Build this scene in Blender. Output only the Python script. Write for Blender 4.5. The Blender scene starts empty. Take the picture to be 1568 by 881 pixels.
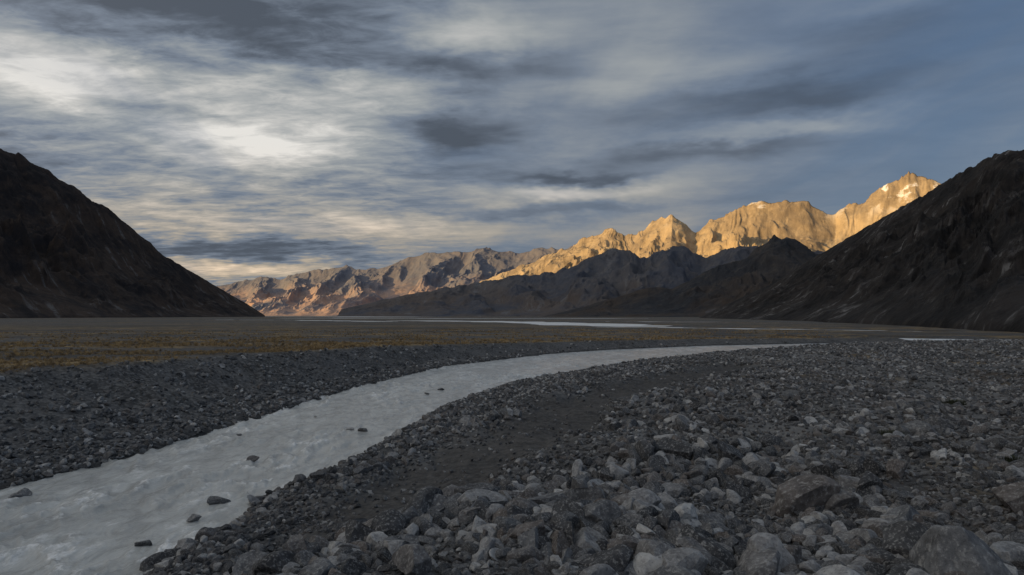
import bpy, math, random
import numpy as np
from mathutils import Vector
random.seed(7); rng=np.random.default_rng(11)
S=bpy.context.scene
S.view_settings.view_transform='Standard'; S.view_settings.look='None'; S.view_settings.exposure=0

# ---------------------------------------------------------------- noise
def _h(ix,iy,seed):
    n=(ix.astype(np.int64)*374761393+iy.astype(np.int64)*668265263+seed*1442695041)&0xffffffff
    n=((n^(n>>13))*1274126177)&0xffffffff
    n=n^(n>>16)
    return n
_ang=np.linspace(0,2*np.pi,1024,endpoint=False);_CA=np.cos(_ang);_SA=np.sin(_ang)
def perlin(x,y,seed=0):
    x0=np.floor(x);y0=np.floor(y);fx=x-x0;fy=y-y0
    ux=fx*fx*fx*(fx*(fx*6-15)+10);uy=fy*fy*fy*(fy*(fy*6-15)+10)
    def g(ox,oy):
        a=(_h(x0+ox,y0+oy,seed)>>5)&1023
        return _CA[a]*(fx-ox)+_SA[a]*(fy-oy)
    a=g(0,0)*(1-ux)+g(1,0)*ux
    b=g(0,1)*(1-ux)+g(1,1)*ux
    return (a*(1-uy)+b*uy)*1.5
def fbm(x,y,oct=5,seed=0,gain=.5,lac=2.03):
    v=np.zeros_like(x);a=1.;f=1.
    for i in range(oct):
        v+=a*perlin(x*f+i*17.3,y*f-i*9.1,seed+i);a*=gain;f*=lac
    return v
def ridged(x,y,oct=7,seed=0,gain=.5,lac=2.1):
    v=np.zeros_like(x);a=1.;f=1.;w=np.ones_like(x);tot=0
    for i in range(oct):
        n=1-np.abs(perlin(x*f+i*11.7,y*f+i*5.3,seed+i))
        n=n*n*w
        v+=a*n;tot+=a
        w=np.clip(n*1.6,0,1);a*=gain;f*=lac
    return v/tot
def sstep(a,b,x):
    t=np.clip((x-a)/(b-a),0,1);return t*t*(3-2*t)

# ---------------------------------------------------------------- mesh helper
def grid_faces(nu,nv):
    i=np.arange(nu-1)[:,None];j=np.arange(nv-1)[None,:]
    a=(i*nv+j);return np.stack([a,a+nv,a+nv+1,a+1],-1).reshape(-1,4)
def make_mesh(name,co,faces,smooth=True):
    me=bpy.data.meshes.new(name)
    me.vertices.add(len(co));me.vertices.foreach_set('co',co.astype(np.float32).ravel())
    k=faces.shape[1]
    me.loops.add(faces.size);me.loops.foreach_set('vertex_index',faces.astype(np.int32).ravel())
    me.polygons.add(len(faces))
    me.polygons.foreach_set('loop_start',np.arange(0,faces.size,k,dtype=np.int32))
    me.polygons.foreach_set('loop_total',np.full(len(faces),k,dtype=np.int32))
    me.polygons.foreach_set('use_smooth',np.full(len(faces),smooth,dtype=bool))
    me.update(calc_edges=True)
    return me
def add_obj(name,me,mat=None):
    o=bpy.data.objects.new(name,me);S.collection.objects.link(o)
    if mat: me.materials.append(mat)
    return o
def fattr(me,name,vals):
    a=me.attributes.new(name,'FLOAT','POINT');a.data.foreach_set('value',vals.astype(np.float32).ravel())

# ---------------------------------------------------------------- node helper
class NT:
    def __init__(s,t): s.t=t
    def n(s,typ,**k):
        nd=s.t.nodes.new(typ)
        for a,b in k.items(): setattr(nd,a,b)
        return nd
    def put(s,sock,v):
        if v is None: return
        if isinstance(v,bpy.types.NodeSocket): s.t.links.new(v,sock)
        else: sock.default_value=v
    def m(s,op,a,b=None,c=None,clamp=False):
        nd=s.n('ShaderNodeMath',operation=op);nd.use_clamp=clamp
        s.put(nd.inputs[0],a)
        if b is not None: s.put(nd.inputs[1],b)
        if c is not None: s.put(nd.inputs[2],c)
        return nd.outputs[0]
    def mix(s,f,a,b,blend='MIX'):
        nd=s.n('ShaderNodeMix',data_type='RGBA',blend_type=blend);nd.clamp_factor=True
        s.put(nd.inputs[0],f)
        for sock,v in ((nd.inputs[6],a),(nd.inputs[7],b)):
            if isinstance(v,tuple) and len(v)==3: v=(*v,1)
            s.put(sock,v)
        return nd.outputs[2]
    def rng(s,v,a,b,c=0.,d=1.,smooth=True):
        nd=s.n('ShaderNodeMapRange',interpolation_type='SMOOTHSTEP' if smooth else 'LINEAR')
        s.put(nd.inputs[0],v)
        for i,q in enumerate((a,b,c,d)): s.put(nd.inputs[i+1],q)
        return nd.outputs[0]
    def noise(s,vec,scale,detail=6,rough=.55,dist=0.,lac=2.,dim='3D'):
        nd=s.n('ShaderNodeTexNoise',noise_dimensions=dim);s.put(nd.inputs['Vector'],vec)
        nd.inputs['Scale'].default_value=scale;nd.inputs['Detail'].default_value=detail
        nd.inputs['Roughness'].default_value=rough;nd.inputs['Distortion'].default_value=dist
        return nd.outputs[0]
    def vscale(s,vec,sc,rot=(0,0,0)):
        nd=s.n('ShaderNodeMapping');s.put(nd.inputs['Vector'],vec)
        nd.inputs['Scale'].default_value=sc;nd.inputs['Rotation'].default_value=rot
        return nd.outputs[0]
    def comb(s,a,b,c=0.):
        nd=s.n('ShaderNodeCombineXYZ');s.put(nd.inputs[0],a);s.put(nd.inputs[1],b);s.put(nd.inputs[2],c);return nd.outputs[0]
    def attr(s,name):
        return s.n('ShaderNodeAttribute',attribute_name=name).outputs['Fac']
def new_mat(name):
    m=bpy.data.materials.new(name);m.use_nodes=True
    t=NT(m.node_tree);b=m.node_tree.nodes['Principled BSDF']
    return m,t,b
def obj_coord(t): return t.n('ShaderNodeTexCoord').outputs['Object']

# ---------------------------------------------------------------- world
CAMZ=6.0
sun_vec=Vector((-0.90,-0.44,0.0)).normalized()
SUN_EL=math.radians(5.2)
sun_dir=Vector((sun_vec.x*math.cos(SUN_EL),sun_vec.y*math.cos(SUN_EL),math.sin(SUN_EL)))
W=bpy.data.worlds.new("sky");S.world=W;W.use_nodes=True
W.cycles.sampling_method='MANUAL';W.cycles.sample_map_resolution=512
t=NT(W.node_tree);W.node_tree.nodes.clear()
sky=t.n('ShaderNodeTexSky',sky_type='NISHITA');sky.sun_disc=False
sky.sun_elevation=SUN_EL;sky.sun_rotation=math.atan2(sun_vec.x,sun_vec.y)
sky.altitude=700
vec=t.n('ShaderNodeTexCoord').outputs['Generated']
sx=t.n('ShaderNodeSeparateXYZ');t.put(sx.inputs[0],vec);X,Y,Z=sx.outputs
den=t.m('ADD',t.m('MAXIMUM',Z,0.0),0.10)
P=t.comb(t.m('DIVIDE',X,den),t.m('DIVIDE',Y,den))
AZ=t.m('MULTIPLY',t.m('ARCTAN2',X,Y),180/math.pi)
EL=t.m('MULTIPLY',t.m('ARCSINE',Z),180/math.pi)
w1=t.noise(t.vscale(vec,(5,5,16)),1.0,3,.6)
w2=t.noise(t.vscale(vec,(6,6,18),(0,0,1)),1.3,4,.6)
AZw=t.m('MULTIPLY_ADD',t.m('SUBTRACT',w1,.5),16.,AZ)
ELw=t.m('MULTIPLY_ADD',t.m('SUBTRACT',w2,.5),4.,EL)
AEw=t.comb(AZw,ELw);AE=t.comb(AZ,EL)
def acc(lst,src,start=None):
    r=start
    for amt,(a,e,sa,se) in lst:
        ma=t.n('ShaderNodeVectorMath',operation='MULTIPLY_ADD');t.put(ma.inputs[0],src)
        ma.inputs[1].default_value=(1/sa,1/se,0);ma.inputs[2].default_value=(-a/sa,-e/se,0)
        dp=t.n('ShaderNodeVectorMath',operation='DOT_PRODUCT');t.put(dp.inputs[0],ma.outputs[0]);t.put(dp.inputs[1],ma.outputs[0])
        g=t.m('POWER',.36788,dp.outputs['Value'])
        r=t.m('MULTIPLY_ADD',g,amt,0.0 if r is None else r)
    return r
nA=t.noise(t.vscale(P,(1.0,.55,1),(0,0,.5)),1.1,5,.56,.4,dim='2D')
nB=t.noise(t.vscale(P,(1.5,2.9,1),(0,0,.35)),3.0,5,.64,.25,dim='2D')
nC=t.noise(t.vscale(vec,(2.0,2.0,14),(0,0,0)),1.6,5,.54,.3)
left=t.rng(AZ,6.,-20.)
dark=acc([(.46,(-28,22.8,18,2.8)),(.44,(-4.6,15.4,5.5,1.5)),(.26,(24,16.8,9,1.1)),(.30,(6,11.6,5.0,.55)),
           (.18,(15,13,6,.9)),(.30,(-25,5.3,12,.9)),(.24,(-6,19.8,12,1.2)),(.14,(2,8.6,10,.6)),(.18,(-37,11.5,6,1.2)),(.14,(-27,15.3,5,.5)),(.12,(30,20,8,1.5))],AEw)
bright=acc([(.56,(-34,16.5,7,2.2)),(.40,(-21.5,13.2,7,1.6)),(.30,(-16,16.5,11,3.2)),(.20,(-28,11.5,12,2.2)),
             (.46,(4,10.1,7,.8)),(.26,(-20,7.2,13,1.3)),(.42,(-24,3.6,12,.8)),(.30,(-3,22.8,7,1.8)),
             (.18,(12,19.5,9,2.0)),(.12,(0,7,18,1.5)),(.22,(20,14.4,9,.8)),(.16,(30,22.5,8,1.2))],AEw,.40)
base=t.m('MULTIPLY_ADD',left,.03,bright)
tex=t.m('ADD',t.m('MULTIPLY',t.m('SUBTRACT',nA,.5),.34),t.m('MULTIPLY',t.m('SUBTRACT',nC,.5),.36))
tex=t.m('ADD',tex,t.m('MULTIPLY',t.m('SUBTRACT',nB,.5),t.m('MULTIPLY_ADD',left,.62,.10)))
lum=t.m('ADD',t.m('SUBTRACT',base,dark),tex)
lum=t.m('MULTIPLY_ADD',t.rng(EL,26.,45.),.25,lum)
lum=t.m('MAXIMUM',lum,.12)
ramp=t.n('ShaderNodeValToRGB');t.put(ramp.inputs[0],lum)
cr=ramp.color_ramp;cr.elements[0].position=0.04;cr.elements[0].color=(.060,.074,.096,1)
cr.elements[1].position=1.;cr.elements[1].color=(.78,.76,.72,1)
for p,c in ((.22,(.102,.125,.162,1)),(.40,(.182,.220,.278,1)),(.60,(.33,.355,.37,1)),(.8,(.53,.53,.515,1))):
    e=cr.elements.new(p);e.color=c
cloud=ramp.outputs[0]
warm=t.m('MULTIPLY',t.rng(EL,14.,2.),t.rng(lum,.3,.6))
cloud=t.mix(t.m('MULTIPLY',warm,.95),cloud,t.mix(1.,cloud,(1.27,1.0,.74),'MULTIPLY'))
cov=t.m('ADD',t.m('ADD',t.rng(AZ,44.,6.,.32,1.),t.m('MULTIPLY',t.m('SUBTRACT',nA,.5),1.8)),t.m('MULTIPLY',dark,1.2),clamp=True)
cov=t.m('MULTIPLY_ADD',cov,.74,.26,clamp=True)
skyc=t.mix(1.,sky.outputs[0],(.085,.085,.088),'MULTIPLY')
skyc=t.mix(.65,skyc,(.085,.160,.315))
col=t.mix(cov,skyc,cloud)
glow=acc([(.8,(-116,16,42,22)),(1.15,(-116,8,20,9))],AE)
gc=t.n('ShaderNodeVectorMath',operation='SCALE');gc.inputs[0].default_value=(1.16,.99,.82);t.put(gc.inputs['Scale'],glow)
col=t.mix(1.,col,gc.outputs[0],'ADD')
col=t.mix(t.rng(Z,-.005,-.05),col,(.03,.032,.034))
bg=t.n('ShaderNodeBackground');t.put(bg.inputs[0],col);bg.inputs[1].default_value=1.0
out=t.n('ShaderNodeOutputWorld');t.put(out.inputs[0],bg.outputs[0])

L=bpy.data.lights.new('sun','SUN');L.energy=5.0;L.angle=math.radians(.5);L.color=(1,.63,.24)
lo=bpy.data.objects.new('sun',L);S.collection.objects.link(lo)
lo.rotation_euler=(-sun_dir).to_track_quat('-Z','Y').to_euler();lo.location=(-50,-30,40)

# ---------------------------------------------------------------- camera
C=bpy.data.cameras.new('camera');C.lens=24;C.sensor_width=36;C.shift_y=0.0274;C.clip_end=80000;C.clip_start=.1
co=bpy.data.objects.new('camera',C);S.collection.objects.link(co);co.location=(0,0,CAMZ);co.rotation_euler=(math.pi/2,0,0)
S.camera=co

# ---------------------------------------------------------------- river outline (metres)
LE=np.array([(-22,-30),(-20,-5),(-18.6,12),(-17.6,23.5),(-16.3,29.2),(-15.6,34.5),(-14.6,43),(-13.0,57),(-7.8,81),(5.5,106),(16.5,119),(39,136),(66,147),(90,151)],float)
RE=np.array([(-10.5,-30),(-9.6,0),(-8.9,12),(-8.5,16.2),(-8.0,19.2),(-8.2,22.6),(-7.3,25.2),(-6.4,30.3),(-5.6,36.5),(-4.6,44),(-1.2,56),(4.4,67),(15.5,86),(35,108),(61.5,131),(90,145)],float)
def pdist(x,y,pl):
    d=np.full(x.shape,1e9)
    for (ax,ay),(bx,by) in zip(pl[:-1],pl[1:]):
        dx,dy=bx-ax,by-ay;tt=np.clip(((x-ax)*dx+(y-ay)*dy)/(dx*dx+dy*dy),0,1)
        d=np.minimum(d,np.hypot(x-ax-tt*dx,y-ay-tt*dy))
    return d
def xat(pl,y): return np.interp(y,pl[:,1],pl[:,0],left=pl[0,0],right=1e3)
def river(x,y):
    xl,xr=xat(LE,y),xat(RE,y)
    dL,dR=pdist(x,y,LE),pdist(x,y,RE)
    jit=fbm(x/3.,y/3.,4,5)*.28
    isl=(x<xl)
    inside=(x>=xl)&(x<=xr)&(y<149)
    sl=np.where(x<xl,dL,-dL);sr=np.where(x>xr,dR,-dR)
    return inside,isl,sl+jit,sr+jit
SAND=np.array([(-4.5,19),(-2.2,23),(.8,30),(4.5,40),(10,50),(22,66)],float)
def sandmask(x,y):
    d=pdist(x,y,SAND)+fbm(x/4,y/4,4,77)*1.7
    return sstep(3.6,1.3,d)*(y<80)
def bankw(y): return np.interp(y,[-50,24,60,100,150],[11,10.5,6.5,5,4])
# braided channels on the valley floor: centre line, half width
CHAN=[(np.array([(58,170),(88,163),(128,146),(180,122)],float),8.),
      (np.array([(-130,760),(-20,640),(46,460),(66,345)],float),34.),
      (np.array([(40,330),(95,285),(140,232)],float),14.),
      (np.array([(-420,900),(-250,800),(-110,620)],float),24.),
      (np.array([(70,640),(200,560),(330,470)],float),24.),
      (np.array([(-1500,3500),(-900,3300),(-420,2500)],float),230.),
      (np.array([(-500,1500),(-150,1300),(250,1250)],float),80.)]
def ground_z(x,y):
    inside,isl,sl,sr=river(x,y)
    r=np.hypot(x,y)
    top=np.interp(y,[-50,40,75,110,150,260],[3.1,3.05,2.5,1.5,1.0,.8])
    u=np.clip(sl/bankw(y)+fbm(x/5,y/5,4,21)*.10,0,1.5)
    prof=np.where(u<.35,u*.55,.1925+(np.clip(u,0,1)-.35)*1.2423)
    zl=top*np.minimum(prof,1)+sstep(0,.5,sl)*.10
    zl+=fbm(x/25,y/25,4,3)*.16*sstep(.9,1.6,u)
    zr=.50*sstep(-.1,1.4,sr)+.55*sstep(1.5,8,sr)+.35*sstep(9,22,sr)+fbm(x/6,y/6,4,9)*.34*sstep(1,7,sr)+fbm(x/22,y/22,3,19)*.4*sstep(4,12,sr)
    zr-=.35*sandmask(x,y)
    zr=zr*(1-sstep(110,160,y))+.6*sstep(110,160,y)
    bed=-.65
    z=np.where(isl,zl,zr)
    inl=np.minimum(-sl,-sr)
    z=np.where(inside,np.maximum(bed,-.4*np.clip(inl,-.2,3)-.05),z)
    far=sstep(150,500,r)
    z=z*(1-far)+far*(.80+fbm(x/130,y/60,4,31)*.20)
    near=sstep(220,60,r)*np.where(inside,.1,1.)
    z+=near*(fbm(x/1.1,y/1.1,4,41)*.06)
    for pl,hw in CHAN:
        d=pdist(x,y,pl)+fbm(x/(hw*1.4),y/(hw*1.4),4,int(hw))*hw*.45
        z=z+(np.minimum(z,.15)-z)*sstep(hw*1.15,hw*.7,d)
    return z
th=np.concatenate([np.linspace(-180,-48,90,endpoint=False),np.linspace(-48,48,900),np.linspace(48,180,91)[1:]])
th=np.radians(th)
rr=np.concatenate([np.geomspace(.5,8,24,endpoint=False),np.geomspace(8,420,500,endpoint=False),np.geomspace(420,4000,150,endpoint=False),np.geomspace(4000,40000,30)])
TH,RR=np.meshgrid(th,rr,indexing='ij')
gx=(np.sin(TH)*RR).ravel();gy=(np.cos(TH)*RR).ravel()
gz=ground_z(gx,gy)
inside,isl,sl,sr=river(gx,gy)
F=grid_faces(len(th),len(rr))[:, ::-1]
me=make_mesh('ground',np.stack([gx,gy,gz],1),F)
bwv=bankw(gy)
R=np.hypot(gx,gy)
gr=np.where(isl,sstep(.93,1.12,sl/bwv+fbm(gx/5,gy/5,4,21)*.10),0)
pat=fbm(gx/14,gy/9,5,51)
gr=gr*sstep(-.55,.2,pat+.6*np.exp(-((sl-bwv-3)/6)**2))
farpat=sstep(-.25,.35,fbm(gx/160,gy/45,5,61)+.15*sstep(400,2000,R))
gr=np.maximum(gr*sstep(700,250,R),farpat*sstep(140,260,R)*.75)
rp=sstep(.10,.5,fbm(gx/9,gy/14,5,71)+.25*sstep(30,60,R)-.1)*np.where(isl,0,1)*sstep(14,24,sr)
gr=np.maximum(gr,rp*.8*sstep(200,120,R))
fattr(me,'grass',gr*sstep(.35,.6,gz))
fattr(me,'sand',sandmask(gx,gy))
wet=np.where(isl,sstep(.9,.15,sl),sstep(.7,.1,sr))*(gz<.5)*(R<200)
fattr(me,'wet',wet)
pale=sstep(.0,.6,fbm(gx/20,gy/20,3,91)+.6*np.exp(-(((gx-30)/14)**2+((gy-55)/20)**2)))*np.where(isl,0,1)
fattr(me,'pale',pale)
m,t,b=new_mat('gravel_ground');oc=obj_coord(t)
vo=t.n('ShaderNodeTexVoronoi');t.put(vo.inputs['Vector'],oc);vo.inputs['Scale'].default_value=7
sep=t.n('ShaderNodeSeparateColor');t.put(sep.inputs[0],vo.outputs['Color'])
n1=t.noise(oc,.35,6,.70);n2=t.noise(oc,3.,4,.64)
g=t.mix(t.rng(n1,.35,.65),(.044,.045,.047),(.10,.10,.102))
g=t.mix(t.m('MULTIPLY',t.rng(sep.outputs[0],.3,1.),.6),g,(.20,.20,.20))
g=t.mix(t.rng(n2,.30,.5,.65,0.),g,(.02,.020,.021))
g=t.mix(t.m('MULTIPLY',t.attr('pale'),.5),g,(.22,.22,.217))
sd=t.mix(t.rng(n2,.35,.7),(.044,.042,.041),(.095,.090,.086))
g=t.mix(t.m('MULTIPLY',t.attr('sand'),.85),g,sd)
n3=t.noise(t.vscale(oc,(.6,1.,1)),.22,8,.76)
nL=t.noise(t.vscale(oc,(.35,1.,1)),.02,7,.74)
gc=t.mix(t.rng(n3,.42,.60),(.075,.054,.036),(.44,.31,.14))
gc=t.mix(t.rng(nL,.42,.55,.85,0.),gc,(.048,.042,.036))
gc=t.mix(t.rng(n2,.35,.6,.55,0.),gc,(.036,.030,.022))
gm=t.m('MULTIPLY',t.attr('grass'),t.rng(n1,.40,.54,.25,1.))
g=t.mix(gm,g,gc)
g=t.mix(t.m('MULTIPLY',t.attr('wet'),.7),g,(.026,.026,.027))
t.put(b.inputs['Base Color'],g)
b.inputs['Roughness'].default_value=.9
b.inputs['Specular IOR Level'].default_value=.2
hgt=t.m('ADD',t.m('MULTIPLY',vo.outputs['Distance'],-.5),t.m('MULTIPLY',n2,1.2))
bp=t.n('ShaderNodeBump');bp.inputs['Strength'].default_value=.9;bp.inputs['Distance'].default_value=.10
t.put(bp.inputs['Height'],hgt);t.put(b.inputs['Normal'],bp.outputs[0])
add_obj('ground',me,m)

# ---------------------------------------------------------------- water
def water_mat(name,base,foam=True,rough=.22,spec=.5):
    m,t,b=new_mat(name);oc=obj_coord(t)
    flow=t.vscale(oc,(1,.42,1),(0,0,.12))
    a=t.noise(flow,1.3,6,.62,.6);c=t.noise(t.vscale(oc,(1,.35,1),(0,0,.1)),.28,3,.55,.4)
    col=t.mix(t.rng(c,.35,.65),tuple(v*.78 for v in base),base)
    col=t.mix(t.rng(a,.36,.55,.6 if foam else .2,0.),col,tuple(v*.50 for v in base))
    if foam:
        d=t.noise(flow,5.,4,.68,.3)
        f=t.m('MULTIPLY',t.rng(a,.53,.64),t.rng(c,.42,.58))
        f=t.m('MULTIPLY',f,t.rng(d,.40,.58))
        f2=t.m('MULTIPLY',t.attr('foam'),t.rng(c,.36,.56))
        f=t.m('ADD',t.m('MULTIPLY',f,.55),t.m('MULTIPLY',f2,t.rng(d,.42,.60)),clamp=True)
        col=t.mix(t.m('MULTIPLY',f,.9),col,(.86,.87,.87))
        h=t.m('ADD',t.m('MULTIPLY',a,.8),t.m('MULTIPLY',d,.22))
    else: h=a
    t.put(b.inputs['Base Color'],col);b.inputs['Roughness'].default_value=rough
    b.inputs['IOR'].default_value=1.33;b.inputs['Specular IOR Level'].default_value=spec
    bp=t.n('ShaderNodeBump');bp.inputs['Strength'].default_value=.9 if foam else .2;bp.inputs['Distance'].default_value=.20
    t.put(bp.inputs['Height'],h);t.put(b.inputs['Normal'],bp.outputs[0])
    return m
keep=((sl<1.5)|inside)&(sr<1.5)&(R<180)&(gy>-35)
fm=keep[F].all(1);Fw=F[fm]
idx=np.full(len(gx),-1);use=np.unique(Fw);idx[use]=np.arange(len(use))
wx,wy=gx[use],gy[use]
wv=ridged(wx/1.2+wy*.12,wy/2.2,5,201,.52)
rough=sstep(-.1,.4,fbm(wx/4,wy/9,3,211)+.2*sstep(45,18,wy))
wz=(wv-.45)*.20*(.2+1.*rough)+fbm(wx/.4,wy/.6,3,221)*.035
wz*=sstep(140,60,np.hypot(wx,wy))*.9+.1
me=make_mesh('river',np.stack([wx,wy,wz],1),idx[Fw])
fattr(me,'foam',sstep(.60,.78,wv)*rough*1.0)
add_obj('river',me,water_mat('glacial_water',(.50,.515,.505)))
wm=water_mat('still_water',(.78,.80,.80),False,.4,.25)
for pl,hw in CHAN:
    s_=np.concatenate([[0],np.cumsum(np.hypot(*np.diff(pl,axis=0).T))]);u_=np.linspace(0,s_[-1],30)
    cx_=np.interp(u_,s_,pl[:,0]);cy_=np.interp(u_,s_,pl[:,1])
    tx,ty=np.gradient(cx_),np.gradient(cy_);l_=np.hypot(tx,ty);nx_,ny_=-ty/l_,tx/l_
    w_=hw*1.45*np.clip(np.sin(np.linspace(0.12,np.pi-.12,30))*2,0,1)
    k_=np.linspace(-1,1,5)[None,:]
    xx=cx_[:,None]+nx_[:,None]*w_[:,None]*k_;yy=cy_[:,None]+ny_[:,None]*w_[:,None]*k_
    me=make_mesh('river_channel',np.stack([xx.ravel(),yy.ravel(),np.full(xx.size,.42)],1),grid_faces(30,5))
    add_obj('river_channel',me,wm)

# ---------------------------------------------------------------- mountains
def rock_mat(name,dark,brown,scree,light,scale,snow=False,ochre_amt=.5,scree_amt=.7,low=None,bump=.8,sk=(18.,170.),skd=.7,patch=None):
    m,t,b=new_mat(name);oc=obj_coord(t)
    n1=t.noise(t.vscale(oc,(1,1,1.5)),scale,6,.70,.2)
    n2=t.noise(t.vscale(oc,(1,1,.6)),scale*7,5,.72,.1)
    gul=t.attr('gully');hh=t.attr('hrel')
    sv=t.comb(t.m('DIVIDE',t.attr('ss'),sk[0]),t.m('DIVIDE',t.attr('tt'),sk[1]))
    st=t.noise(sv,1.,5,.70,.1,dim='2D')
    c=t.mix(t.rng(n1,.40,.60),dark,brown)
    c=t.mix(t.rng(n2,.50,.70,0.,ochre_amt),c,light)
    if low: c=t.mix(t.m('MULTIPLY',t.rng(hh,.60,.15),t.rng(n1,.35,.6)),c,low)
    s=t.m('MULTIPLY',t.m('MULTIPLY',t.rng(st,.54,.62),t.rng(n1,.46,.60)),t.m('MULTIPLY_ADD',t.rng(gul,.3,.7),scree_amt*.7,scree_amt*.3))
    s=t.m('MULTIPLY',s,t.rng(n2,.40,.54))
    c=t.mix(s,c,scree)
    c=t.mix(t.rng(st,.30,.46,skd,0.),c,tuple(v*.5 for v in dark))
    c=t.mix(t.rng(n2,.30,.46,.6,0.),c,tuple(v*.4 for v in dark))
    if snow:
        sn=t.m('MULTIPLY',t.rng(hh,.66,.90),t.rng(n1,.51,.56))
        sn=t.m('MULTIPLY',sn,t.rng(gul,.32,.50))
        c=t.mix(sn,c,(.80,.82,.85))
    t.put(b.inputs['Base Color'],c);b.inputs['Roughness'].default_value=.95;b.inputs['Specular IOR Level'].default_value=.1
    bp=t.n('ShaderNodeBump');bp.inputs['Strength'].default_value=bump;bp.inputs['Distance'].default_value=.03/scale
    t.put(bp.inputs['Height'],n2);t.put(b.inputs['Normal'],bp.outputs[0])
    return m
def build_range(name,pts,mat,nu,nv,wl,cut=.55,seed=0,power=1.15,crest=.035,back=1.,lean=0.,warp=.3,stretch=1.9,gain=.5,jag=.05,slean=0.,xyw=0.):
    """pts rows: ridge x,y,z , foot x,y"""
    p=np.array(pts,float);seg=np.hypot(*np.diff(p[:,:2],axis=0).T);s=np.concatenate([[0],np.cumsum(seg)]);tot=s[-1];s/=tot
    U=np.linspace(0,1,nu);q=np.stack([np.interp(U,s,p[:,k]) for k in range(5)],1)
    V=np.concatenate([np.linspace(0,1,nv),1+np.linspace(0,back,nv//3+1)[1:]])
    Rx,Ry,Rz,Fx,Fy=[q[:,k][:,None] for k in range(5)]
    v=V[None,:]
    x=Fx+(Rx-Fx)*v;y=Fy+(Ry-Fy)*v
    vv=np.where(v<=1,v,2-v)
    width=np.hypot(p[:,0]-p[:,3],p[:,1]-p[:,4]).mean()
    S0=(U[:,None]*tot+0*x);T0=(v*width+0*x)
    wob=fbm(x/wl,y/wl,4,seed+50)*wl*warp
    SS=S0+lean*T0+wob
    TT=T0+fbm(x/wl+9,y/wl,3,seed+60)*wl*warp
    Rg=ridged(SS/wl,TT/(wl*stretch),8,seed,gain)
    if xyw>0: Rg=Rg*(1-xyw)+xyw*ridged((x+wob)/wl,(y-wob)/wl,8,seed+33,gain)
    Rg=np.clip((Rg-.25)/.6,0,1.15)
    vc=np.clip(vv,0,1)
    a=cut*np.clip(1-vc**3,0,1)
    z=Rz*(vc**power)*(1-a*(1-Rg))
    z=z+Rz*crest*fbm(x/(wl*.22),y/(wl*.22),6,seed+70,.55)*sstep(.0,.7,vc)
    z=z+Rz*jag*(ridged(SS/(wl*.55),TT/(wl*1.5),5,seed+90,.55)-.6)*2*sstep(.55,1.,vc)
    z=z-6*(1-sstep(0,.03,vc))-1.5
    me=make_mesh(name,np.stack([x.ravel(),y.ravel(),z.ravel()],1),grid_faces(nu,len(V)))
    fattr(me,'gully',(1-Rg).ravel());fattr(me,'hrel',(z/np.maximum(z.max(),1)).ravel())
    fattr(me,'ss',(S0+slean*T0+wob*.25).ravel());fattr(me,'tt',T0.ravel())
    return add_obj(name,me,mat)
def rp_(b_,e,d): return (b_*d,d,CAMZ+e*d)
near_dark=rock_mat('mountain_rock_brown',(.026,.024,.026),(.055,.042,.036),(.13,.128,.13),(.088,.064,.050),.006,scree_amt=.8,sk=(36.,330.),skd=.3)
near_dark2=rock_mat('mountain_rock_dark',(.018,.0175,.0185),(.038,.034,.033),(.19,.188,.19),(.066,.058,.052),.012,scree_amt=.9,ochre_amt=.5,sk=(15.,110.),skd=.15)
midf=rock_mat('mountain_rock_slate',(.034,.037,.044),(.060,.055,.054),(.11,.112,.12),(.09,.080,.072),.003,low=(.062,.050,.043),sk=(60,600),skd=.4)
mid=rock_mat('mountain_rock_grey_hazed',(.072,.080,.102),(.100,.100,.110),(.15,.155,.17),(.14,.13,.125),.0022,low=(.105,.090,.084),sk=(90,900),skd=.35)  # blue-grey air haze is mixed into this rock colour
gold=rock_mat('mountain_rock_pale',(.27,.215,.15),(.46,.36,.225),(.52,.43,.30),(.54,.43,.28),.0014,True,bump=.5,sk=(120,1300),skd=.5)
farm=rock_mat('mountain_rock_painted_haze',(.150,.160,.195),(.175,.170,.190),(.21,.21,.23),(.23,.20,.19),.0008,False,low=(.50,.33,.245),bump=.25,sk=(240,2500),skd=.25)  # distance haze painted as bluer rock, sunlight on lower spurs as the warm low tone

def rows(l): return [(*rp_(a,e,d),fa*fd,fd) for a,e,d,fa,fd in l]
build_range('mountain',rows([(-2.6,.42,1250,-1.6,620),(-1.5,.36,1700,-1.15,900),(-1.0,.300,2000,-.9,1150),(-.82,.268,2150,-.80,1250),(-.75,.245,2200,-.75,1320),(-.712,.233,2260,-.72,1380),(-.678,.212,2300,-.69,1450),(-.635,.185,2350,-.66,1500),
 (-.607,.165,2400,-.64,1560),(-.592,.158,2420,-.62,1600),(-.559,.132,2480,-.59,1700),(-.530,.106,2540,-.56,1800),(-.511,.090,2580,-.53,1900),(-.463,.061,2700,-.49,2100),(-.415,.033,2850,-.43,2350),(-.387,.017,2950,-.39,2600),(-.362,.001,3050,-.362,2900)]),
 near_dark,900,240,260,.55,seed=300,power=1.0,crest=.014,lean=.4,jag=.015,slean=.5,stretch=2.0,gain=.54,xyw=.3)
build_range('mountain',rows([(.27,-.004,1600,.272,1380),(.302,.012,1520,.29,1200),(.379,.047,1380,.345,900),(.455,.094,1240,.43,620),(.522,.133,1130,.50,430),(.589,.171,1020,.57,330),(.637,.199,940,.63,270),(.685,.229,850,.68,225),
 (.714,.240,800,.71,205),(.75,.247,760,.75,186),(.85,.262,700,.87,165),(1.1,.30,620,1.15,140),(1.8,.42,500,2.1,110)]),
 near_dark2,1000,280,100,.38,seed=401,power=.95,crest=.010,lean=-.6,stretch=2.0,jag=.010,slean=-.9,gain=.55,xyw=.4)
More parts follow.
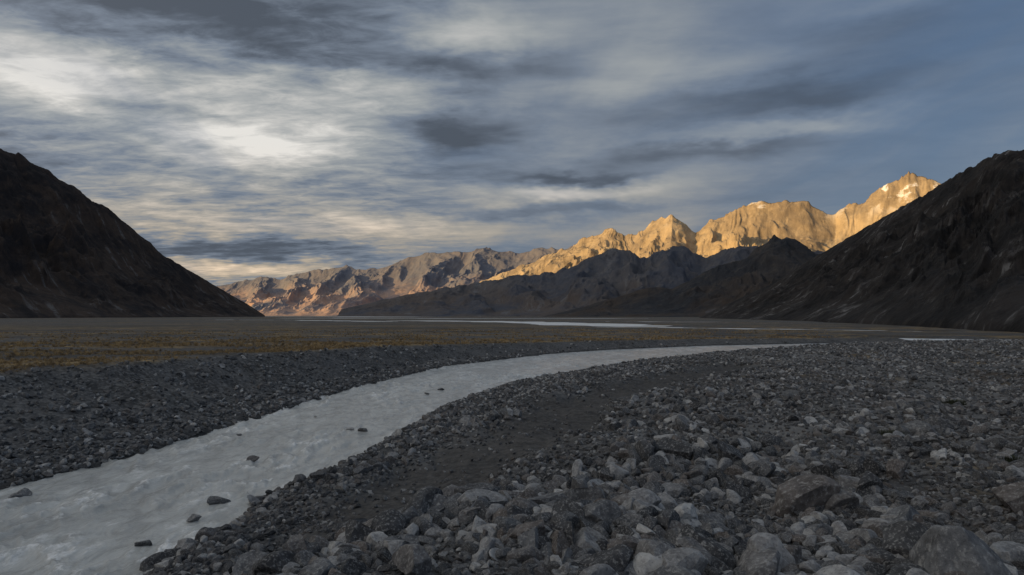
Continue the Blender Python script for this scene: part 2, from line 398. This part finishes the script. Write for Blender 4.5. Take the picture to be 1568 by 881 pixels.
# two shaded middle ridges, one behind the other
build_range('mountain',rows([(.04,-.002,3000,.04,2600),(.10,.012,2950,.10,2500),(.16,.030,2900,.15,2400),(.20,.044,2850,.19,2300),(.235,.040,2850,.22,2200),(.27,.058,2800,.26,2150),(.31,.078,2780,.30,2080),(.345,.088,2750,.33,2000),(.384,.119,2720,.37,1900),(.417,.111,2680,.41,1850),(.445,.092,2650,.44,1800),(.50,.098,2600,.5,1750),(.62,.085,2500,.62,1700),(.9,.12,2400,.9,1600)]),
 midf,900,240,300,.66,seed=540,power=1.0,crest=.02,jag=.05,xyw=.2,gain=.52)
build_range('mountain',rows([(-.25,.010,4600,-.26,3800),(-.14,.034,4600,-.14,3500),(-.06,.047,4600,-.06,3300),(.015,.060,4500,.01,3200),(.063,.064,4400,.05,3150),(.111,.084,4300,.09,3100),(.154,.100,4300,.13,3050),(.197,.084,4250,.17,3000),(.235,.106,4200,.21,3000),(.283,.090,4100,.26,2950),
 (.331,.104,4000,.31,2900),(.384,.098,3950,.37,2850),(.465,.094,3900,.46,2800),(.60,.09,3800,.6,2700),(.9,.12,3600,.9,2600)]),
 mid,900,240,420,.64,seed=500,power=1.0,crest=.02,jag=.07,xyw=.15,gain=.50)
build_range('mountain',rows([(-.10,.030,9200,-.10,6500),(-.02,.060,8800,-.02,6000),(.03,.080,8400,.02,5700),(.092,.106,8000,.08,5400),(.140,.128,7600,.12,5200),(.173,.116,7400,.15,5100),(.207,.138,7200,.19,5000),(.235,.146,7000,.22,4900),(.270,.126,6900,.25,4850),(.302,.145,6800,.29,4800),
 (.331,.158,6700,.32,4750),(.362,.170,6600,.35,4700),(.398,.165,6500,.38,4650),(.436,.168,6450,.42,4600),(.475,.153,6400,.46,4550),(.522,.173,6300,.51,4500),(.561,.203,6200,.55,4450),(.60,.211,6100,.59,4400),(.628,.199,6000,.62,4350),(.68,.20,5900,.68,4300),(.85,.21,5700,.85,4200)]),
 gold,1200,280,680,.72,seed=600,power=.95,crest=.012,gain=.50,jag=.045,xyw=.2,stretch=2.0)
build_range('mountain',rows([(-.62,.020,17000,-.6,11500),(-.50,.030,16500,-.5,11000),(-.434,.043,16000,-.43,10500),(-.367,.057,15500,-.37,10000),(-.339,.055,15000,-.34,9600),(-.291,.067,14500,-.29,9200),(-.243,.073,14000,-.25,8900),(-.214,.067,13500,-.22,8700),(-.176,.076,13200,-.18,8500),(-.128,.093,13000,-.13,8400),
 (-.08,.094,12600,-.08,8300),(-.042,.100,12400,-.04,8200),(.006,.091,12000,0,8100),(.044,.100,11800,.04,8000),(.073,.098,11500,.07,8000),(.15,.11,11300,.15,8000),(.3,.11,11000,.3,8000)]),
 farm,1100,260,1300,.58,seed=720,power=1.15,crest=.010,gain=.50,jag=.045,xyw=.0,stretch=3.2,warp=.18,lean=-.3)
def caster_row(y,h,x=-3300): return (x,y,h,x+1500,y)  # unseen range left of the view, added and sized to shadow the valley
build_range('mountain',[caster_row(-5200,1000),caster_row(-4000,1050),caster_row(-2500,1120),caster_row(-1500,1060),caster_row(-600,1130),caster_row(200,1060),caster_row(900,1120),caster_row(1500,1050),caster_row(2100,1060),caster_row(2700,980),caster_row(3100,820),caster_row(3500,400,-3500),caster_row(3800,20,-3700)],
 near_dark,400,120,900,.55,seed=800,crest=.05)

# ---------------------------------------------------------------- stones
m,t,b=new_mat('river_stone');oc=obj_coord(t)
oi=t.n('ShaderNodeObjectInfo').outputs['Random']
mp=t.n('ShaderNodeVectorMath',operation='ADD');t.put(mp.inputs[0],oc)
t.put(mp.inputs[1],t.comb(t.m('MULTIPLY',oi,40.),0.));vv=mp.outputs[0]
rampn=t.n('ShaderNodeValToRGB');t.put(rampn.inputs[0],oi);cr=rampn.color_ramp
cr.elements[0].color=(.055,.057,.062,1);cr.elements[1].color=(.52,.52,.51,1)
for p,c in ((.25,(.105,.107,.112,1)),(.5,(.175,.18,.187,1)),(.62,(.15,.130,.118,1)),(.75,(.25,.252,.255,1)),(.9,(.37,.37,.37,1))):
    e=cr.elements.new(p);e.color=c
c=rampn.outputs[0]
n=t.noise(vv,1.6,5,.70);n2=t.noise(vv,8.,4,.7)
c=t.mix(t.rng(n,.38,.60,.7,0.),c,t.mix(1.,c,(.40,.40,.42),'MULTIPLY'))
c=t.mix(t.rng(n2,.50,.66,0.,.45),c,(.48,.48,.47))
c=t.mix(t.rng(n2,.3,.45,.6,0.),c,(.05,.049,.048))
t.put(b.inputs['Base Color'],c);b.inputs['Roughness'].default_value=.85;b.inputs['Specular IOR Level'].default_value=.25
bp=t.n('ShaderNodeBump');bp.inputs['Strength'].default_value=.8;bp.inputs['Distance'].default_value=.10
t.put(bp.inputs['Height'],t.m('ADD',n,t.m('MULTIPLY',n2,.4)));t.put(b.inputs['Normal'],bp.outputs[0])
stone_mat=m
import bmesh
from mathutils import noise as mn
def rock_mesh(name,sub,seed,flat=(1,.8,.6),cuts=14,rough=.12):
    r=random.Random(seed);bm=bmesh.new();bmesh.ops.create_icosphere(bm,subdivisions=sub,radius=1)
    planes=[]
    for i in range(cuts):
        d=Vector((r.gauss(0,1),r.gauss(0,1),r.gauss(0,1))).normalized();planes.append((d,r.uniform(.38,.78)))
    off=Vector((seed*3.7,seed*1.3,0))
    for v in bm.verts:
        p=v.co.copy()
        for d,h in planes:
            k=p.dot(d)
            if k>h: p-=d*(k-h)*.98
        p+=p.normalized()*(mn.fractal(p*1.6+off,.9,2.,6)*rough)
        v.co=Vector((p.x*flat[0],p.y*flat[1],p.z*flat[2]))
    me=bpy.data.meshes.new(name);bm.to_mesh(me);bm.free()
    me.polygons.foreach_set('use_smooth',[sub>=5]*len(me.polygons))
    me.materials.append(stone_mat);return me
col=bpy.data.collections.new('stone_shapes')
NR=18
for i in range(NR):
    r=random.Random(i)
    me=rock_mesh('stone_shape',4 if i%2 else 3,i+1,(1.15,r.uniform(.6,1.05),r.uniform(.5,.95)),cuts=r.choice([6,7,9]),rough=.07)
    o=bpy.data.objects.new('stone_shape_%02d'%i,me);col.objects.link(o)

def scatter(name,colc,x,y,z,s,rot,n_idx,tilt=True):
    me=bpy.data.meshes.new(name);me.vertices.add(len(x))
    me.vertices.foreach_set('co',np.stack([x,y,z],1).astype(np.float32).ravel())
    fattr(me,'scl',s)
    a=me.attributes.new('rot','FLOAT_VECTOR','POINT');a.data.foreach_set('vector',rot.astype(np.float32).ravel())
    a=me.attributes.new('idx','INT','POINT');a.data.foreach_set('value',rng.integers(0,n_idx,len(x)).astype(np.int32))
    o=add_obj(name,me)
    ng=bpy.data.node_groups.new(name+'_nodes','GeometryNodeTree')
    ng.interface.new_socket('Geometry',in_out='INPUT',socket_type='NodeSocketGeometry')
    ng.interface.new_socket('Geometry',in_out='OUTPUT',socket_type='NodeSocketGeometry')
    N=ng.nodes;K=ng.links
    gi=N.new('NodeGroupInput');go=N.new('NodeGroupOutput');ip=N.new('GeometryNodeInstanceOnPoints')
    ci=N.new('GeometryNodeCollectionInfo');ci.inputs[0].default_value=colc;ci.inputs['Separate Children'].default_value=True;ci.inputs['Reset Children'].default_value=True
    def na(nm,ty):
        q=N.new('GeometryNodeInputNamedAttribute');q.data_type=ty;q.inputs[0].default_value=nm;return q.outputs[0]
    K.new(gi.outputs[0],ip.inputs['Points']);K.new(ci.outputs[0],ip.inputs['Instance'])
    ip.inputs['Pick Instance'].default_value=True
    K.new(na('idx','INT'),ip.inputs['Instance Index'])
    e2r=N.new('FunctionNodeEulerToRotation');K.new(na('rot','FLOAT_VECTOR'),e2r.inputs[0]);K.new(e2r.outputs[0],ip.inputs['Rotation'])
    K.new(na('scl','FLOAT'),ip.inputs['Scale']);K.new(ip.outputs[0],go.inputs[0])
    md=o.modifiers.new('scatter','NODES');md.node_group=ng
    return o
N0=250000
r_=np.exp(rng.uniform(math.log(9),math.log(190),N0));a_=np.radians(rng.uniform(-50,50,N0))
x=np.sin(a_)*r_;y=np.cos(a_)*r_
ins,il,s_l,s_r=river(x,y)
bw_=bankw(y)
sm=sandmask(x,y)
patch=sstep(-.5,.45,fbm(x/5,y/5,4,131)+.22*sstep(30,14,y))
nearf=.35+.65*sstep(48,20,y)
smin=np.maximum(.06,r_*.0024)
uu=rng.uniform(0,1,N0)
size=smin*np.power(np.maximum(uu,1e-4),-1/(2.15-.65*patch*nearf))
cap=.15+(.28*patch+.62*patch*rng.uniform(0,1,N0)**4)*nearf
size=np.minimum(size,np.where(il,.28,cap))
size=np.maximum(size,smin)
ul=s_l/bw_
densL=np.where(ul<.45,.9*(1-ul*.8),.28)*(ul<1.0)
edge=np.exp(-((s_r-1.2)/1.6)**2)
densR=(.45+.65*patch)*(1-.93*sm)
densR=np.maximum(densR*sstep(60,25,s_r)+.3*sstep(25,60,s_r),edge)
dens=np.where(il,densL,densR)
dens=np.where(il&(s_l<.0),0,dens);dens=np.where((~il)&(s_r<-.1),0,dens)
dens*=np.where(y>135,.2,1)
ok=(~ins|(np.minimum(-s_l,-s_r)<.25))&(rng.uniform(0,1,N0)<dens)
big=size>.25
ok&=~(big&il&(rng.uniform(0,1,N0)<.75))
ok&=~(big&(~il)&(s_r<5)&(rng.uniform(0,1,N0)<.65))
ok&=~((sm>.3)&(size>.16))
ok&=~((size>.5)&(rng.uniform(0,1,N0)<.35))
x,y,size=x[ok],y[ok],size[ok]
z=ground_z(x,y)+size*rng.uniform(.0,.30,len(x))
k_=z>.0;x,y,z,size=x[k_],y[k_],z[k_],size[k_]
rot=np.stack([rng.normal(0,.4,len(x)),rng.normal(0,.4,len(x)),rng.uniform(0,6.28,len(x))],1)
scatter('river_stones',col,x,y,z,size*.76,rot,NR)

bl=[(8.6,13.2,.95,(1,.72,.62)),(7.6,14.1,.42,(1,.8,.6)),(5.1,13.6,.55,(1,.8,.8)),(-2.5,14.5,.40,(1,.8,.7)),(-1.9,13.2,.5,(1,.8,.6)),(2.0,19.6,.52,(1,.8,.75)),
 (7.2,22.6,.62,(1,.7,.7)),(1.5,14.4,.48,(1,.7,.75)),(-1.9,21.,.5,(1,.6,.4)),(7.9,18.2,.95,(1,.7,.55)),(12.4,16.8,.68,(1,.8,.6)),(-1.5,17.4,.4,(1,.8,.7)),(3.0,20.7,.48,(1,.6,.6)),(4.9,16.5,.4,(1,.7,.6)),(9.3,16.6,.5,(1,.7,.6)),(-4.8,14.0,.42,(1,.8,.6)),(10.2,13.9,.45,(1,.8,.7)),(3.8,12.6,.35,(1,.8,.6)),(6.4,19.8,.45,(1,.8,.7)),(9.6,21.0,.5,(1,.8,.7)),(5.5,24.5,.5,(1,.8,.7)),(11.5,20.5,.45,(1,.8,.6)),(.2,16.2,.38,(1,.8,.8)),(3.2,16.8,.45,(1,.8,.7))]
for i,(bx,by,s,f) in enumerate(bl):
    me=rock_mesh('boulder',5,100+i,f,9,.08)
    o=add_obj('boulder',me);zz=float(ground_z(np.array([bx]),np.array([by]))[0])
    o.location=(bx,by,zz+s*f[2]*.62);o.scale=(s*1.12,s*1.12,s*1.35);o.rotation_euler=(random.gauss(0,.12),random.gauss(0,.12),random.uniform(-.5,.5))
for i,(bx,by,s) in enumerate([(-10.7,28.1,.32),(-9.4,21.8,.38),(-9.6,17.8,.22),(-7.7,35.4,.3),(-8.5,35.8,.2),(-5.7,55,.3),(-16.3,22.6,.4),(-9.3,19.9,.24),(-6.5,52,.2),(-13.6,34,.15),(-11.5,40,.12)]):
    me=rock_mesh('river_boulder',5,200+i,(1,.7,.5),10,.1);o=add_obj('river_boulder',me)
    o.location=(bx,by,.07);o.scale=(s*1.1,)*3;o.rotation_euler=(0,0,random.uniform(-.6,.6))

# ---------------------------------------------------------------- grass tufts
def tuft_mesh(name,seed,mat,n=26,h=.3,spread=.22):
    r=random.Random(seed);vs=[];fs=[]
    for i in range(n):
        a=r.uniform(0,6.28);d=r.uniform(0,spread);bx,by=math.cos(a)*d,math.sin(a)*d
        hh=h*r.uniform(.5,1.1);a2=a+r.gauss(0,.5);l=r.uniform(.1,.6)*hh;w=.012
        px,py=-math.sin(a2)*w,math.cos(a2)*w
        k=len(vs)
        vs+=[(bx-px,by-py,-.03),(bx+px,by+py,-.03),(bx+px+math.cos(a2)*l*.4,by+py+math.sin(a2)*l*.4,hh*.65),(bx-px+math.cos(a2)*l*.4,by-py+math.sin(a2)*l*.4,hh*.65),(bx+math.cos(a2)*l,by+math.sin(a2)*l,hh)]
        fs+=[(k,k+1,k+2,k+3),(k+3,k+2,k+4)]
    me=bpy.data.meshes.new(name);me.from_pydata(vs,[],fs);me.materials.append(mat);return me
m,t,b=new_mat('dry_grass');oi=t.n('ShaderNodeObjectInfo').outputs['Random']
t.put(b.inputs['Base Color'],t.mix(oi,(.13,.090,.050),(.50,.355,.17)));b.inputs['Roughness'].default_value=.9
gmat=m
gcol=bpy.data.collections.new('grass_shapes')
for i in range(5): gcol.objects.link(bpy.data.objects.new('grass_shape_%d'%i,tuft_mesh('grass_shape',i,gmat)))
n=45000
r_=np.exp(rng.uniform(math.log(30),math.log(260),n));a_=np.radians(rng.uniform(-50,25,n));x=np.sin(a_)*r_;y=np.cos(a_)*r_
ins,il,s_l,s_r=river(x,y);bw_=bankw(y)
ok=il&(s_l/bw_>1.02)&(rng.uniform(0,1,n)<sstep(-.15,.55,fbm(x/14,y/9,5,51)+.6*np.exp(-((s_l-bw_-3)/6)**2)))
x,y,r_=x[ok],y[ok],r_[ok]
scatter('grass_tufts',gcol,x,y,ground_z(x,y),rng.uniform(.4,1.,len(x))*np.clip(r_/80,.6,1.3),np.stack([x*0,x*0,rng.uniform(0,6.28,len(x))],1),5)
m,t,b=new_mat('dark_foliage');t.put(b.inputs['Base Color'],(.035,.042,.02,1));b.inputs['Roughness'].default_value=.9
for i,(bx,by,s) in enumerate([(14.2,25.6,.9),(9.4,26.2,.7),(16,22,.7),(22,34,1.0)]):
    o=add_obj('alpine_shrub',tuft_mesh('alpine_shrub',50+i,m,420,.42,.5));o.location=(bx,by,float(ground_z(np.array([bx]),np.array([by]))[0]));o.scale=(s,s,s*.8)
print('stones',len(bpy.data.objects['river_stones'].data.vertices))
